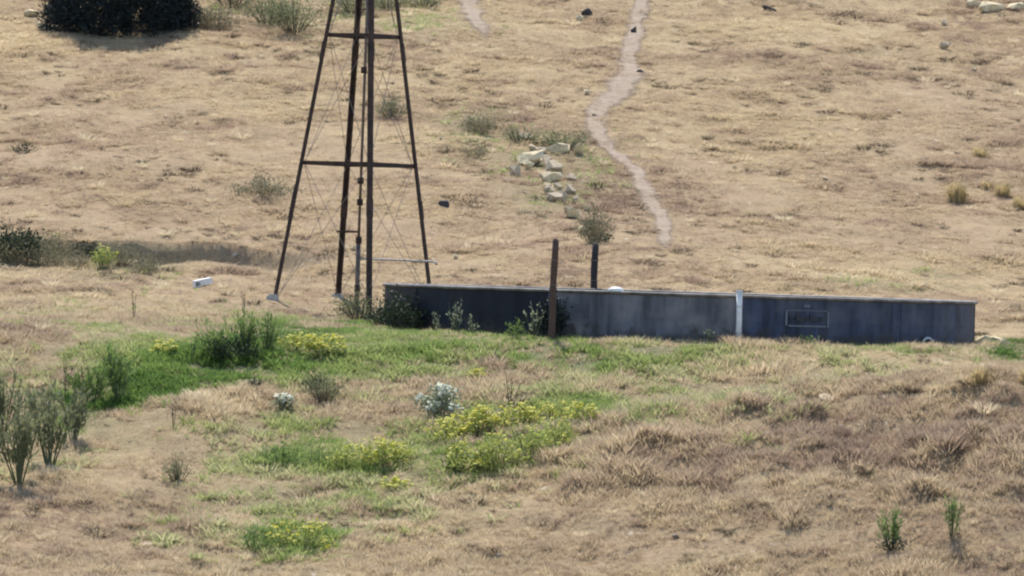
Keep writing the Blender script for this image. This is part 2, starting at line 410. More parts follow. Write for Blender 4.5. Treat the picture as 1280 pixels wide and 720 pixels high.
# ------------------------------------------------------------------ water tank
TB = float(H(TX, 0)) - .06
def ring_pts(r, a0, a1, n): return [(r*math.sin(a), -r*math.cos(a)) for a in np.linspace(a0, a1, n)]   # angle 0 faces the camera
tank = empty('stock_tank', (TX, 0, TB), 'long low round stock tank of dark blue grey steel sheets', 'water tank')
THT = TH+.06
def tank_mat(name, c, stain, var):
    m, t, b = new_mat(name); L = t.links.new
    tc = t.nodes.new('ShaderNodeTexCoord')
    mp = t.nodes.new('ShaderNodeMapping'); mp.inputs['Scale'].default_value = (2.2, 2.2, .3); L(tc.outputs['Object'], mp.inputs[0])
    n = t.nodes.new('ShaderNodeTexNoise'); n.inputs['Scale'].default_value = 2.6; n.inputs['Detail'].default_value = 7; n.inputs['Roughness'].default_value = .65; L(mp.outputs[0], n.inputs['Vector'])
    r = t.nodes.new('ShaderNodeValToRGB'); r.color_ramp.elements[0].position = .33; r.color_ramp.elements[1].position = .7
    r.color_ramp.elements[0].color = (*[v*(1-var) for v in c], 1); r.color_ramp.elements[1].color = (*[v*(1+var) for v in c], 1)
    L(n.outputs['Fac'], r.inputs[0])
    n2 = t.nodes.new('ShaderNodeTexNoise'); n2.inputs['Scale'].default_value = 1.5; n2.inputs['Detail'].default_value = 5; L(tc.outputs['Object'], n2.inputs['Vector'])
    mr = t.nodes.new('ShaderNodeMapRange'); mr.inputs[1].default_value = .45; mr.inputs[2].default_value = .68; mr.inputs[4].default_value = .8; L(n2.outputs['Fac'], mr.inputs[0])
    mx = t.nodes.new('ShaderNodeMix'); mx.data_type = 'RGBA'; L(mr.outputs[0], mx.inputs[0]); L(r.outputs[0], mx.inputs[6]); mx.inputs[7].default_value = (*stain, 1)
    sx = t.nodes.new('ShaderNodeSeparateXYZ'); L(tc.outputs['Object'], sx.inputs[0])
    n3 = t.nodes.new('ShaderNodeTexNoise'); n3.inputs['Scale'].default_value = 5; n3.inputs['Detail'].default_value = 6; L(tc.outputs['Object'], n3.inputs['Vector'])
    ma = t.nodes.new('ShaderNodeMath'); ma.operation = 'MULTIPLY_ADD'; L(n3.outputs['Fac'], ma.inputs[0]); ma.inputs[1].default_value = -.9; L(sx.outputs['Z'], ma.inputs[2])
    md_ = t.nodes.new('ShaderNodeMapRange'); md_.inputs[1].default_value = -.38; md_.inputs[2].default_value = -.22; md_.inputs[3].default_value = .75; md_.inputs[4].default_value = 0; L(ma.outputs[0], md_.inputs[0])
    m2 = t.nodes.new('ShaderNodeMix'); m2.data_type = 'RGBA'; L(md_.outputs[0], m2.inputs[0]); L(mx.outputs[2], m2.inputs[6]); m2.inputs[7].default_value = (.05, .04, .03, 1)      # dried mud splash
    L(m2.outputs[2], b.inputs['Base Color'])
    b.inputs['Roughness'].default_value = .6; b.inputs['Metallic'].default_value = .1; b.inputs['Specular IOR Level'].default_value = .2
    return m
TM = [tank_mat('tank_sheet', (.040, .050, .080), (.10, .108, .13), .55),
      tank_mat('tank_sheet_light', (.105, .108, .125), (.24, .225, .22), .45),
      tank_mat('tank_sheet_stained', (.011, .013, .021), (.020, .021, .025), .4)]
A0 = math.radians(9.6); DA = math.radians(36)
for k in range(10):
    a0 = A0+(k-1)*DA; mb = MB(); n = 15
    rows = [(TR, 0), (TR+.002, .10), (TR, .16), (TR, .36), (TR+.002, .40), (TR, .44), (TR, .58), (TR+.001, .60), (TR, .62), (TR, THT-.02)]
    eps = .0015
    vs_ = []; m_ = len(rows)
    for (r_, z_) in rows: vs_ += [(x, y, z_) for x, y in ring_pts(r_, a0+eps, a0+DA-eps, n)]
    for (r_, z_) in rows[::-1]: vs_ += [(x*(1-.02/r_), y*(1-.02/r_), z_) for x, y in ring_pts(r_, a0+eps, a0+DA-eps, n)]
    fs_ = [(j*n+i, j*n+i+1, (j+1) % (2*m_)*n+i+1, (j+1) % (2*m_)*n+i) for j in range(2*m_) for i in range(n-1)]
    for i in (0, n-1):
        for j in range(m_-1): fs_.append((j*n+i, (j+1)*n+i, (2*m_-2-j)*n+i, (2*m_-1-j)*n+i))
    mb.add(vs_, fs_)
    mt = TM[{0: 1, 9: 2, 8: 2, 7: 2}.get(k, 0)]
    p = mb.build('wall_panel', mt, tank, smooth=False)
    # lap seam with its bolts
    s_ = MB(); aa = a0
    er = np.array((math.sin(aa), -math.cos(aa), 0)); et = np.array((math.cos(aa), math.sin(aa), 0))
    R = np.stack([et, er, np.array((0, 0, 1.0))], 1)
    s_.box(er*(TR+.006)+np.array((0, 0, THT/2)), (.035, .003, THT/2-.03), R)
    q = s_.build('seam_strip', TM[2] if k in (9, 8) else TM[0], tank)
    bl = MB()
    for z_ in np.linspace(.07, THT-.09, 9):
        for dx in (-.022, .022): bl.box(er*(TR+.011)+et*dx+np.array((0, 0, z_)), (.007, .004, .007), R)
    tag(bl.build('bolts', TM[0], q), kind='stuff')
# rolled rim
mb = MB(); n = 96; k6 = 8
for i in range(n):
    a = 2*PI*i/n
    for k in range(k6):
        q = 2*PI*k/k6; r_ = TR+.012+.034*math.cos(q); mb.v.append((r_*math.sin(a), -r_*math.cos(a), THT+.01+.03*math.sin(q)))
mb.f = [(i*k6+k, i*k6+(k+1) % k6, ((i+1) % n)*k6+(k+1) % k6, ((i+1) % n)*k6+k) for i in range(n) for k in range(k6)]
mb.build('rim', simple_mat('rim_steel', (.06, .055, .055), .65, .2, .4, 3, c2=(.27, .235, .20)), tank, True)
# faded stencilled plate on the front
def tank_angle(px_):
    y_ = -TR
    for _ in range(6):
        a = math.asin(max(-1, min(1, ((px_-640)/ppm(y_)-TX+.02)/TR))); y_ = -TR*math.cos(a)
    return a
def on_tank(px_, z_, out=.02):
    a = tank_angle(px_)
    er = np.array((math.sin(a), -math.cos(a), 0)); et = np.array((math.cos(a), math.sin(a), 0))
    return er*(TR+out)+np.array((0, 0, z_)), np.stack([et, er, np.array((0, 0, 1.0))], 1)
pl = MB()
for px_, z_, hx, hz in ((1008, .335, .36, .014), (982, .47, .018, .135), (1034, .45, .016, .13), (1008, .60, .38, .007)):
    c_, R = on_tank(px_, z_); pl.box(c_, (hx, .004, hz), R)
fr = pl.build('stencil_frame', M['mark'], tank); fr['label'] = 'faded pale rectangle outline painted on the tank'
for i, px_ in enumerate((988, 997, 1002, 1008, 1014, 1019, 1025)):
    c_, R = on_tank(px_, .46+.02*math.sin(i*2.1), .021); MB().box(c_, (.03+.012*(i % 3), .004, .04+.02*((i*5) % 3)/2), R).build('stencil_mark', M['mark_dark'], fr)
c_, R = on_tank(1007, .68); MB().box(c_, (.06, .005, .02), R).build('patch', M['mark'], tank)
# arched outlet at the foot
c_, R = on_tank(1157, .07, .05); ar = MB()
ar.tube([c_+R@np.array((.17*math.cos(q), .0, .13*math.sin(q)-.02)) for q in np.linspace(0, PI, 11)], .022, 6)
ar.build('drain_pipe', M['galv'], tank, True)
water = MB().add([(TX, 0, TB+THT-.16)]+[(TX+x, y, TB+THT-.16) for x, y in ring_pts(TR-.04, 0, 2*PI, 65)[:-1]], [(0, 1+i, 1+(i+1) % 64) for i in range(64)])
wm, wt_, wb = new_mat('tank_water'); wb.inputs['Base Color'].default_value = (.015, .022, .02, 1); wb.inputs['Roughness'].default_value = .06
wn = wt_.nodes.new('ShaderNodeTexNoise'); wn.inputs['Scale'].default_value = 9
wbp = wt_.nodes.new('ShaderNodeBump'); wbp.inputs['Strength'].default_value = .1; wt_.links.new(wn.outputs[0], wbp.inputs['Height']); wt_.links.new(wbp.outputs[0], wb.inputs['Normal'])
tag(water.build('water', wm), kind='structure')
# white float box hooked on the rim
fc = at_y(768, -5.1); fl = empty('float_valve_box', (fc[0], -5.08, TB+THT+.03), 'small white float box sitting on the tank rim', 'float box')
mb = MB(); prof = [(.13, 0), (.14, .02), (.12, .05), (.07, .075), (.0, .08)]
for r_, z_ in prof: mb.v += [(r_*1.0*math.cos(q), r_*.7*math.sin(q), z_) for q in np.linspace(0, 2*PI, 13)[:-1]]
mb.f = [(j*12+i, j*12+(i+1) % 12, (j+1)*12+(i+1) % 12, (j+1)*12+i) for j in range(4) for i in range(12)]
mb.build('cover', M['white'], fl, True)
MB().box((0, .03, -.05), (.03, .02, .05)).build('bracket', M['galv'], fl)

# white upright pipe against the tank
a = tank_angle(922); px0 = np.array((TX+math.sin(a)*(TR+.085), -math.cos(a)*(TR+.085)))
z0 = float(H(*px0)); pp = empty('standpipe', (px0[0], px0[1], z0), 'white upright pipe standing against the front of the dark tank', 'pipe')
pt = TB+THT+.09-z0
MB().tube([(0, 0, -.1), (.004, 0, pt*.5), (-.006, 0, pt)], .05, 12).build('pipe', M['white'], pp, True)
for z_ in (.2, .62): MB().tube([(0, 0, z_), (0, 0, z_+.03)], .058, 12).build('strap', M['galv'], pp)
MB().tube([(-.006, 0, pt), (-.006, 0, pt+.03)], .06, 12).build('cap', M['white'], pp)

# ------------------------------------------------------------------ windmill tower
YC = 4.6
cb = at_y(441, YC); XC = cb[0]-.0
tw = empty('windmill_tower', (XC, YC, 0), 'tall dark rusty four-legged windmill tower beside the stock tank', 'windmill tower')
th0 = math.atan2(-1.50, .34); RB = 1.535; APEX = 10.05; TOPZ = 8.9
ZREF = .35
def legp(k, z):
    r_ = RB*(APEX-z)/(APEX-ZREF); q = th0+k*PI/2
    return np.array((r_*math.cos(q)+.009*z, r_*math.sin(q), z))
# k=0 nearest leg, 1 right, 2 far, 3 left
for k in range(4):
    base = legp(k, 0); gz = float(H(XC+base[0], YC+base[1]))
    zb = gz-.25
    p0, p1 = legp(k, zb), legp(k, TOPZ)
    d = (p1-p0)/np.linalg.norm(p1-p0); out = np.array((base[0], base[1], 0)); out /= np.linalg.norm(out)
    tg = np.cross(d, out); tg /= np.linalg.norm(tg); out = np.cross(tg, d)
    a1 = (tg-out)/math.sqrt(2); a2 = (-tg-out)/math.sqrt(2)      # the two flanges of an angle iron
    wv, tk = (.082, .012)
    mb = MB(); ring = []
    for p in (p0, p1):
        ring += [p, p+a1*wv, p+a1*wv+a2*tk, p+a1*tk+a2*tk, p+a1*tk+a2*wv, p+a2*wv]
    mb.add(ring, [(i, (i+1) % 6, 6+(i+1) % 6, 6+i) for i in range(6)]+[(5, 4, 3, 2, 1, 0), (6, 7, 8, 9, 10, 11)])
    lg = mb.build('leg', M['rust'], tw)
    # bolted splices and the footing
    for zs, ln in ((2.0, .34), (4.9, .34)) if k != 3 else ((1.95, .62), (4.9, .34)):
        s0, s1 = legp(k, zs), legp(k, zs+ln)
        sm_ = MB(); rr = []
        for p in (s0, s1): rr += [p+out*.012, p+out*.012+a1*(wv+.012), p+out*.012+a2*(wv+.012)]
        sm_.add(rr, [(0, 1, 4, 3), (0, 3, 5, 2), (1, 2, 5, 4), (0, 2, 1), (3, 4, 5)]); sm_.build('splice_plate', M['rust'], lg)
    ft = MB(); fp = legp(k, gz)
    ft.box((fp[0], fp[1], gz+.0), (.11, .11, .07)); ft.box((fp[0], fp[1], gz+.08), (.075, .075, .015))
    ft.build('footing', M['concrete'], lg)
def face_pt(k, z, ins=.06): p = legp(k, z); return p*np.array((1-ins/max(.2, np.hypot(p[0], p[1])), 1-ins/max(.2, np.hypot(p[0], p[1])), 1))
LV = [2.98, 5.36, 7.6]
for zl in LV:
    for k in range(4):
        a_, b_ = face_pt(k, zl), face_pt((k+1) % 4, zl)
        dd = (b_-a_); ln = np.linalg.norm(dd); dd /= ln; up = np.array((0, 0, 1.0)); nn = np.cross(dd, up)
        R = np.stack([dd, nn, up], 1); mb = MB()
        mb.box((a_+b_)/2, (ln/2, .005, .036), R); mb.box((a_+b_)/2+up*.03-nn*.03, (ln/2, .03, .004), R)
        mb.build('girt', M['rust'], tw)
for z0_, z1_ in ((.5, 2.98), (2.98, 5.36), (5.36, 7.6)):
    for k in range(4):
        for a_, b_ in ((face_pt(k, z0_, .09), face_pt((k+1) % 4, z1_, .09)), (face_pt((k+1) % 4, z0_, .10), face_pt(k, z1_, .10))):
            MB().tube([a_, b_], .0055, 5).build('brace_rod', M['brace'], tw)
tp = MB(); tp.box((0, 0, TOPZ+.03), (.34, .34, .03)); tp.tube([(0, 0, TOPZ), (0, 0, TOPZ+.5)], .06, 8)
tp.build('top_cap', M['rust'], tw)

# the well pipe in the middle of the tower
wz = float(H(XC, YC)); wp = empty('well_pump', (XC+.07, YC, wz), 'rusty well pipe rising through the middle of the windmill tower', 'well pipe')
MB().tube([(0, 0, -.1), (.0, 0, 1.25)], .045, 10).build('casing', M['rust_pipe'], wp, True)
MB().tube([(0, 0, 1.25), (.05, 0, 8.6)], .026, 8).build('pump_rod', M['rust_pipe'], wp, True)
for z_ in (.35, 1.25, 1.95, 2.35, 4.4): MB().tube([(.003, 0, z_-.06), (.003, 0, z_+.06)], .06, 10).build('coupling', M['rust'], wp, True)
MB().tube([(-.42, .1, 1.4), (0, 0, 1.4)], .022, 6).build('stay_bar', M['rust'], wp)
e_ = np.array((-1.50-XC, 2.66-YC, .0))
MB().tube([(0, 0, .88), (.1, -.08, .90), tuple(e_*.5+np.array((0, 0, .90))), tuple(e_+np.array((0, 0, .89))), tuple(e_*1.03+np.array((0, 0, .84)))], .019, 8).build('discharge_pipe', M['dull_pipe'], wp, True)

# ------------------------------------------------------------------ posts
def post(px_, y_, ztop, r_, mat, label, lean=0.0, knob=False):
    p = at_y(px_, y_); o = empty('post', p, label, 'post'); h_ = ztop-p[2]
    mb = MB(); n = 10; zz = np.linspace(-.15, h_, 9)
    pts = [(lean*z_/h_+.006*math.sin(z_*5), .004*math.cos(z_*7), z_) for z_ in zz]
    mb.tube(pts, [r_*(1.06-.1*i/8+.05*math.sin(i*2.3)) for i in range(9)], n); mb.build('shaft', mat, o, True)
    mb = MB(); mb.tube([(lean, 0, h_), (lean+.004, 0, h_+.02), (lean+.008, 0, h_+.04)], [r_*.9, r_*.75, r_*.3], n); mb.build('top', mat, o, True)
    for z_ in (h_*.55, h_*.8): MB().tube([(lean*z_/h_-r_*1.2, -r_*.6, z_), (lean*z_/h_, -r_*1.15, z_+.005), (lean*z_/h_+r_*1.2, -r_*.6, z_)], .006, 5).build('wire_staple', M['brace'], o)
    return o
post(689, -5.62, 1.64, .062, M['wood_post'], 'reddish brown post standing in front of the tank before a dark bush', .02)
post(741, 5.45, 1.63, .068, M['wood_dark'], 'dark post standing behind the tank in front of a grey bush', .0)

# ------------------------------------------------------------------ stones
def stone_mesh(seed, mat, flat=.6):
    r = np.random.default_rng(seed); bm = bmesh.new()
    for _ in range(13):
        d = r.normal(size=3); d /= np.linalg.norm(d); d *= .5*(.72+.28*r.random())
        d = np.clip(d, -.42, .42)
        bm.verts.new(d*np.array((1.1, .9, flat)))
    res = bmesh.ops.convex_hull(bm, input=bm.verts)
    bmesh.ops.delete(bm, geom=[e for e in res['geom_interior'] if isinstance(e, bmesh.types.BMVert)], context='VERTS')
    bmesh.ops.bevel(bm, geom=list(bm.edges), offset=.008, segments=1, affect='EDGES')
    me = bpy.data.meshes.new('stone'); bm.to_mesh(me); bm.free(); me.materials.append(mat); return me
SM = {}
for k, key in enumerate(('stone_pale', 'stone_grey', 'stone_tan', 'stone_dark')):
    SM[key] = [stone_mesh(10*k+j, M[key], .5+.15*j) for j in range(4)]
def stone(px_, py_, wpx, hpx, mat, label, group=None, tilt=0.0, pos=None, name='stone', yaw=None):
    p = hit(px_, py_) if pos is None else pos
    s = ppm(p[1]); me = random.choice(SM[mat]); o = link(name, me)
    zr = max(v.co.z for v in me.vertices)-min(v.co.z for v in me.vertices)
    o.location = (p[0], p[1]+wpx/s*.25, float(H(p[0], p[1]+wpx/s*.25))+hpx/s*.38)
    o.rotation_euler = (random.uniform(.4, .65), tilt, random.uniform(-.5, .5) if yaw is None else yaw)
    o.scale = (wpx/s*1.02, wpx/s*.75, hpx/s/zr*.95)
    return tag(o, label, 'stone', group)
G1 = 'pale stones on the slope behind the posts'
for a in ((663, 207, 42, 15, -.35), (699, 193, 36, 13, -.12), (723, 194, 15, 15, .3), (690, 229, 34, 12, -.3)):
    stone(a[0], a[1], a[2]*1.05, a[3]*1.1, 'stone_pale', 'bright pale elongated stone in the cluster up the slope behind the posts', G1, a[4], yaw=.1)
for a in ((692, 216, 32, 18, -.5), (645, 220, 24, 15, .5), (703, 252, 26, 15, .6), (713, 243, 18, 13, -.4), (716, 274, 22, 18, 0), (728, 292, 14, 12, 0)):
    stone(a[0], a[1], a[2], a[3], 'stone_tan' if a[1] < 260 else 'stone_pale', 'dull stone in the pale cluster up the slope behind the posts', G1, a[4])
for _ in range(20):
    u_ = rng.random(); stone(655+62*u_+rng.normal(0, 12), 195+72*u_+rng.normal(0, 8), rng.uniform(11, 25), rng.uniform(7, 13), random.choice(('stone_pale', 'stone_tan', 'stone_tan')),
          'small broken stone among the larger pale stones behind the posts', G1, rng.uniform(-.5, .2))
stone(733, 22, 17, 14, 'stone_dark', 'dark grey boulder high on the slope left of the trail')
stone(724, 28, 14, 10, 'stone_pale', 'small pale stone against a dark boulder high on the slope')
stone(962, 17, 24, 13, 'stone_dark', 'lone bluish dark stone high on the slope right of the trail')
stone(555, 262, 18, 13, 'stone_dark', 'black stone on bare ground up the slope right of the tower')
for a in ((1240, 17, 46, 12), (1272, 15, 30, 10), (1217, 10, 26, 9)):
    stone(*a, 'stone_pale', 'long pale ledge stone on the upper slope above the tank end', 'ledge stones on the upper slope', yaw=.05)
stone(1180, 62, 20, 12, 'stone_tan', 'small tan stone just below the pale ledge stones')
for a in ((1230, 413, 26, 14), (1256, 420, 20, 12), (1243, 404, 30, 8)):
    stone(*a, 'stone_pale', 'pale stone on the ground just past the right end of the tank', 'pale stones past the tank end', pos=at_y(a[0], 1.5-(a[1]-404)*.13))
for a in ((66, 12, 30, 12), (38, 22, 26, 9), (52, 38, 22, 12)):
    stone(*a, 'stone_pale', 'pale stone lying beside the dark juniper', 'pale stones by the juniper')
stone(792, 42, 9, 10, 'stone_dark', 'small dark stone poking out of the upper trail')
stone(800, 92, 10, 6, 'stone_dark', 'tiny dark stone at the kink of the trail')
stone(1035, 504, 34, 9, 'stone_tan', 'flat tan stone on the crest of the dry mound', yaw=.1)
# scattered little stones in the dry grass
cand = [(rng.uniform(0, 1280), rng.uniform(10, 330)) for _ in range(18)]
for a, bb in cand:
    s_ = rng.uniform(6, 13); stone(a, bb, s_, s_*.6, random.choice(('stone_tan', 'stone_tan', 'stone_pale')), 'little stone half sunk in the dry grass of the hillside', 'little stones on the hillside')
cand = [(rng.uniform(540, 1280), rng.uniform(540, 715)) for _ in range(9)]
for a, bb in cand:
    s_ = rng.uniform(7, 14); stone(a, bb, s_, s_*.6, random.choice(('stone_tan', 'stone_grey')), 'little stone half sunk in the dry mound', 'little stones on the mound')
# white block by the gully
wbp_ = hit(253, 358); wbk = empty('salt_block', wbp_, 'small bright white block lying on bare ground left of the tower', 'block', rz=.35)
Rb = np.array(Matrix.Rotation(-.22, 3, 'Y')); mb = MB(); mb.box((0, 0, .085), (.17, .1, .055), Rb); ob = mb.build('block', M['white'], wbk)
MB().box((-.12, -.02, .03), (.05, .08, .05)).build('broken_corner', M['white'], wbk)

# ------------------------------------------------------------------ plants
KIND = {
 # form, stems, leaves per metre^2-ish count, leaf length (m), leaf width, leaf mat, stem mat, flower mat, flower count
 'yellow': dict(form='dome', stems=26, leaves=520, ll=.075, lw=.03, leaf='leaf_lime', stem='stem_green', fl='petal_yellow', nf=170, fs=.036),
 'yellowgreen': dict(form='dome', stems=26, leaves=560, ll=.08, lw=.032, leaf='leaf_lime', stem='stem_green', fl='petal_yellow', nf=70, fs=.034),
 'green': dict(form='dome', stems=22, leaves=520, ll=.085, lw=.034, leaf='leaf_green', stem='stem_green'),
 'darkgreen': dict(form='dome', stems=22, leaves=560, ll=.08, lw=.035, leaf='leaf_dark', stem='stem_brown'),
 'darkthick': dict(form='dome', stems=30, leaves=1500, ll=.09, lw=.04, leaf='juniper', stem='stem_brown'),
 'silver': dict(form='dome', stems=24, leaves=950, ll=.08, lw=.034, leaf='leaf_silver', stem='stem_green', fl='petal_white', nf=110, fs=.045),
 'grey': dict(form='dome', stems=40, leaves=620, ll=.06, lw=.022, leaf='leaf_grey', stem='stem_brown'),
 'olive': dict(form='dome', stems=40, leaves=800, ll=.07, lw=.024, leaf='leaf_olive', stem='stem_pale'),
 'tall': dict(form='vase', stems=11, leaves=270, ll=.14, lw=.026, leaf='leaf_grey', stem='stem_green'),
 'spike': dict(form='vase', stems=12, leaves=240, ll=.15, lw=.026, leaf='leaf_green', stem='stem_green'),
 'stalk': dict(form='stalk', stems=3, leaves=46, ll=.07, lw=.022, leaf='leaf_dark', stem='stem_brown'),
 'pale': dict(form='vase', stems=9, leaves=90, ll=.10, lw=.045, leaf='leaf_silver', stem='stem_green'),
 'straw': dict(form='tussock', stems=0, leaves=420, ll=.30, lw=.014, leaf='leaf_straw', stem='stem_pale'),
}
def plant(kind, px_, py_, wpx, hpx, label, group=None, name=None, pos=None, cat=None, seed=None):
    K = KIND[kind]
    p = hit(px_, py_) if pos is None else pos
    s = ppm(p[1]); W = wpx/s/2; Hh = hpx/s
    o = empty(name or {'tall': 'tall_weed', 'spike': 'green_weed', 'stalk': 'weed_stalk', 'pale': 'leafy_weed', 'straw': 'grass_tussock', 'yellow': 'yellow_flowering_weed',
               'yellowgreen': 'yellow_flowering_weed', 'green': 'green_bush', 'darkgreen': 'dark_bush', 'darkthick': 'dark_bush', 'silver': 'silvery_shrub', 'grey': 'grey_shrub', 'olive': 'dry_shrub'}[kind],
              p, label, cat or {'dome': 'bush', 'vase': 'weed', 'stalk': 'weed', 'tussock': 'grass tussock'}[K['form']], group)
    r = np.random.default_rng(int(abs(px_)*13+abs(py_)*7) if seed is None else seed)
    sc = min(1.5, max(.45, (W*2*Hh/.6)**.5))
    nl = int(K['leaves']*max(.3, min(2.2, W*2*Hh/.45)))
    f = K['form']; st = MB(); lf = MB(); fl = MB()
    if f == 'tussock':
        for _ in range(nl):
            q = r.random()*2*PI; rr = abs(r.normal(0, .28))*W
            b0 = np.array((rr*math.cos(q), rr*math.sin(q), -.02))
            v_ = r.random()**.6; tl = np.array((math.cos(q)*W*(.2+.9*v_), math.sin(q)*W*(.2+.9*v_), Hh*(1.0-.75*v_**2)*(.8+.25*r.random())))
            mid = b0*.5+tl*.5+np.array((0, 0, Hh*.16)); wd = np.array((-math.sin(q+.6), math.cos(q+.6), 0))*.008*max(1, sc)
            lf.add([b0-wd, b0+wd, mid+wd*.8, mid-wd*.8, tl], [(0, 1, 2, 3), (3, 2, 4)])
    else:
        curves = []
        for i in range(K['stems']):
            q = r.random()*2*PI
            if f == 'dome':
                rr = W*math.sqrt(r.random())*.92; hz = Hh*math.sqrt(max(.04, 1-(rr/W)**2))*(.45+.62*r.random()); tip = np.array((rr*math.cos(q), rr*math.sin(q), hz))
                b0 = tip*np.array((.25, .25, 0)); bow = .16
            elif f == 'vase':
                rr = W*(.15+.85*r.random()); hz = Hh*(.55+.45*r.random()); tip = np.array((rr*math.cos(q), rr*math.sin(q), hz)); b0 = tip*np.array((.1, .1, 0)); bow = .05
            else:
                rr = W*r.random(); tip = np.array((rr*math.cos(q), rr*math.sin(q), Hh*(.6+.4*r.random()))); b0 = tip*np.array((.1, .1, 0)); bow = .04
            b0 = b0+np.array((0, 0, -.04)); mid = (b0+tip)*.5+np.array((tip[0]*bow, tip[1]*bow, Hh*bow))
            curves.append((b0, mid, tip))
            r0 = (.007 if f == 'dome' else .011 if f != 'stalk' else .013)*max(.5, min(1.3, sc))
            st.tube([b0, mid, tip], [r0, r0*.7, r0*.35], 4, False)
        for i in range(nl):
            b0, mid, tip = curves[i % len(curves)]
            u = .25+.75*r.random()**.7 if f != 'vase' else .3+.7*r.random()
            P = (1-u)**2*b0+2*u*(1-u)*mid+u*u*tip
            j = (.10 if f == 'dome' else .035)*max(.4, sc)
            P = P+r.normal(0, j, 3)*np.array((1, 1, .7)); P[2] = max(.01, P[2])
            d = (tip-b0)/np.linalg.norm(tip-b0)*(.7 if f == 'dome' else 1.0)+r.normal(0, .6 if f == 'dome' else .42, 3)
            lf.leaf(P, d, K['ll']*sc**.5*(.6+.8*r.random()), K['lw']*sc**.5*(.7+.7*r.random()), r.normal(size=3)+np.array((0, 0, 1.0)))
        if 'fl' in K:
            nf = int(K['nf']*r.uniform(.35, 1.25)*max(.3, min(2.2, W*2*W*2/.7)))
            for i in range(nf):
                b0, mid, tip = curves[r.integers(len(curves))]
                P = tip+r.normal(0, .075*sc, 3)*np.array((1, 1, .5))+np.array((0, 0, .02)); fs = K['fs']*(.7+.7*r.random())
                n_ = r.normal(0, .45, 3)+np.array((0, -.25, 1.0)); n_ /= np.linalg.norm(n_); a = np.cross(n_, (1, .2, 0)); a /= np.linalg.norm(a); b_ = np.cross(n_, a)
                ring = [P+fs*(1 if k % 2 else .72)*(math.cos(k*PI/4)*a+math.sin(k*PI/4)*b_) for k in range(8)]
                fl.add([P+n_*fs*.35]+ring, [(0, 1+k, 1+(k+1) % 8) for k in range(8)])
    if st.n: tag(st.build('stems', M[K['stem']], o), kind='stuff')
    tag(lf.build('foliage', M[K['leaf']], o), kind='stuff')
    if fl.n: tag(fl.build('flower_heads', M[K['fl']], o), kind='stuff')
    return o

GY_ = 'yellow flowering weeds below the mound crest'
for a in ((560, 555, 62, 34), (597, 548, 70, 40), (642, 540, 62, 36), (690, 532, 70, 34), (728, 536, 60, 32)):
    plant('yellow', *a, 'bushy weed covered in yellow flowers at the back of the big patch', GY_)
for a in ((585, 592, 60, 36), (622, 588, 72, 44), (662, 572, 66, 40), (700, 560, 60, 34), (570, 575, 50, 30)):
    plant('yellowgreen', *a, 'lime green weed with few yellow flowers at the front of the big patch', GY_)
plant('darkgreen', 572, 594, 34, 30, 'dark low bush at the front corner of the big yellow-flowered patch')
plant('yellow', 482, 586, 72, 42, 'yellow-topped bushy weed at the right end of the green clump row')
for a in ((352, 585, 62, 30), (398, 588, 50, 30)):
    plant('green', *a, 'low green bush in the row left of a yellow-topped weed', 'low green bushes in a row')
plant('yellowgreen', 432, 596, 52, 40, 'lime green bushy weed in the middle of the clump row')
plant('yellow', 494, 616, 48, 20, 'small flat yellow-flowered weed below the clump row')
plant('yellow', 375, 690, 84, 42, 'yellow-flowered bushy weed standing alone on pale ground before the dry mound')
plant('green', 322, 692, 52, 34, 'pale green bush touching the lone yellow-flowered weed')
plant('yellow', 402, 446, 66, 28, 'yellow-flowered weed in the green growth below the tower')
plant('yellowgreen', 370, 440, 50, 24, 'lime weed beside the yellow-flowered weed below the tower')
plant('yellow', 207, 446, 46, 20, 'yellow-flowered weed at the top edge of the green swath')
plant('yellow', 597, 478, 26, 16, 'tiny yellow-flowered weed in greenish grass above the big patch')
plant('silver', 548, 522, 58, 40, 'round silvery shrub crowned with white blooms')
plant('silver', 352, 514, 34, 24, 'small white-topped weed in greenish grass left of the round silvery shrub')
plant('stalk', 638, 512, 34, 50, 'dark bare spiky weed behind the big yellow patch', cat='weed')
plant('darkgreen', 645, 516, 26, 22, 'dark low bush at the foot of the spiky weed')
plant('grey', 405, 505, 58, 44, 'grey green leafy bush left of the silvery shrub')
plant('darkgreen', 392, 490, 30, 26, 'small dark bush behind the grey green leafy bush')
for a, lb in (((24, 606, 84, 122), 'tallest grey green weed with bare forked stems rooted in pale ground'), ((62, 586, 66, 104), 'grey green weed next to the tallest one, on the side of the green swath'),
              ((92, 556, 50, 78), 'shortest of the tall grey green weeds, touching the green swath')):
    plant('tall', *a, lb, 'tall grey green weeds')
plant('tall', 4, 540, 60, 70, 'bushy grey green weed behind the tall grey green weeds')
plant('stalk', 82, 500, 20, 62, 'thin dark weed stalk beside the green swath')
for a in ((118, 506, 56, 52), (150, 503, 66, 66), (100, 500, 40, 44)):
    plant('spike', *a, 'spreading green weed with long narrow leaves in the green swath', 'long-leaved weeds in the green swath')
for a in ((268, 452, 56, 46), (308, 446, 46, 62), (335, 442, 40, 52)):
    plant('spike', *a, 'upright dark green weed at the top of the green swath', 'upright weeds at the top of the green swath')
plant('darkgreen', 290, 452, 80, 34, 'dark green bush at the foot of the upright weeds')
plant('stalk', 239, 452, 18, 34, 'dark stalk beside the yellow-flowered weed of the green swath')
plant('stalk', 217, 534, 18, 36, 'short dark stalk at the edge of a dry hummock')
plant('stalk', 168, 398, 16, 38, 'lone dark weed stalk on bare pink ground below the gully')
plant('stalk', 306, 398, 16, 44, 'dark weed stalk on bare ground left of the tower')
plant('grey', 222, 602, 44, 36, 'small grey bush on pale ground right of the tall weeds')
plant('darkgreen', 320, 488, 20, 14, 'tiny dark bush on top of the dry hummock')
plant('spike', 1115, 688, 50, 50, 'green weed with dark base on the face of the dry mound')
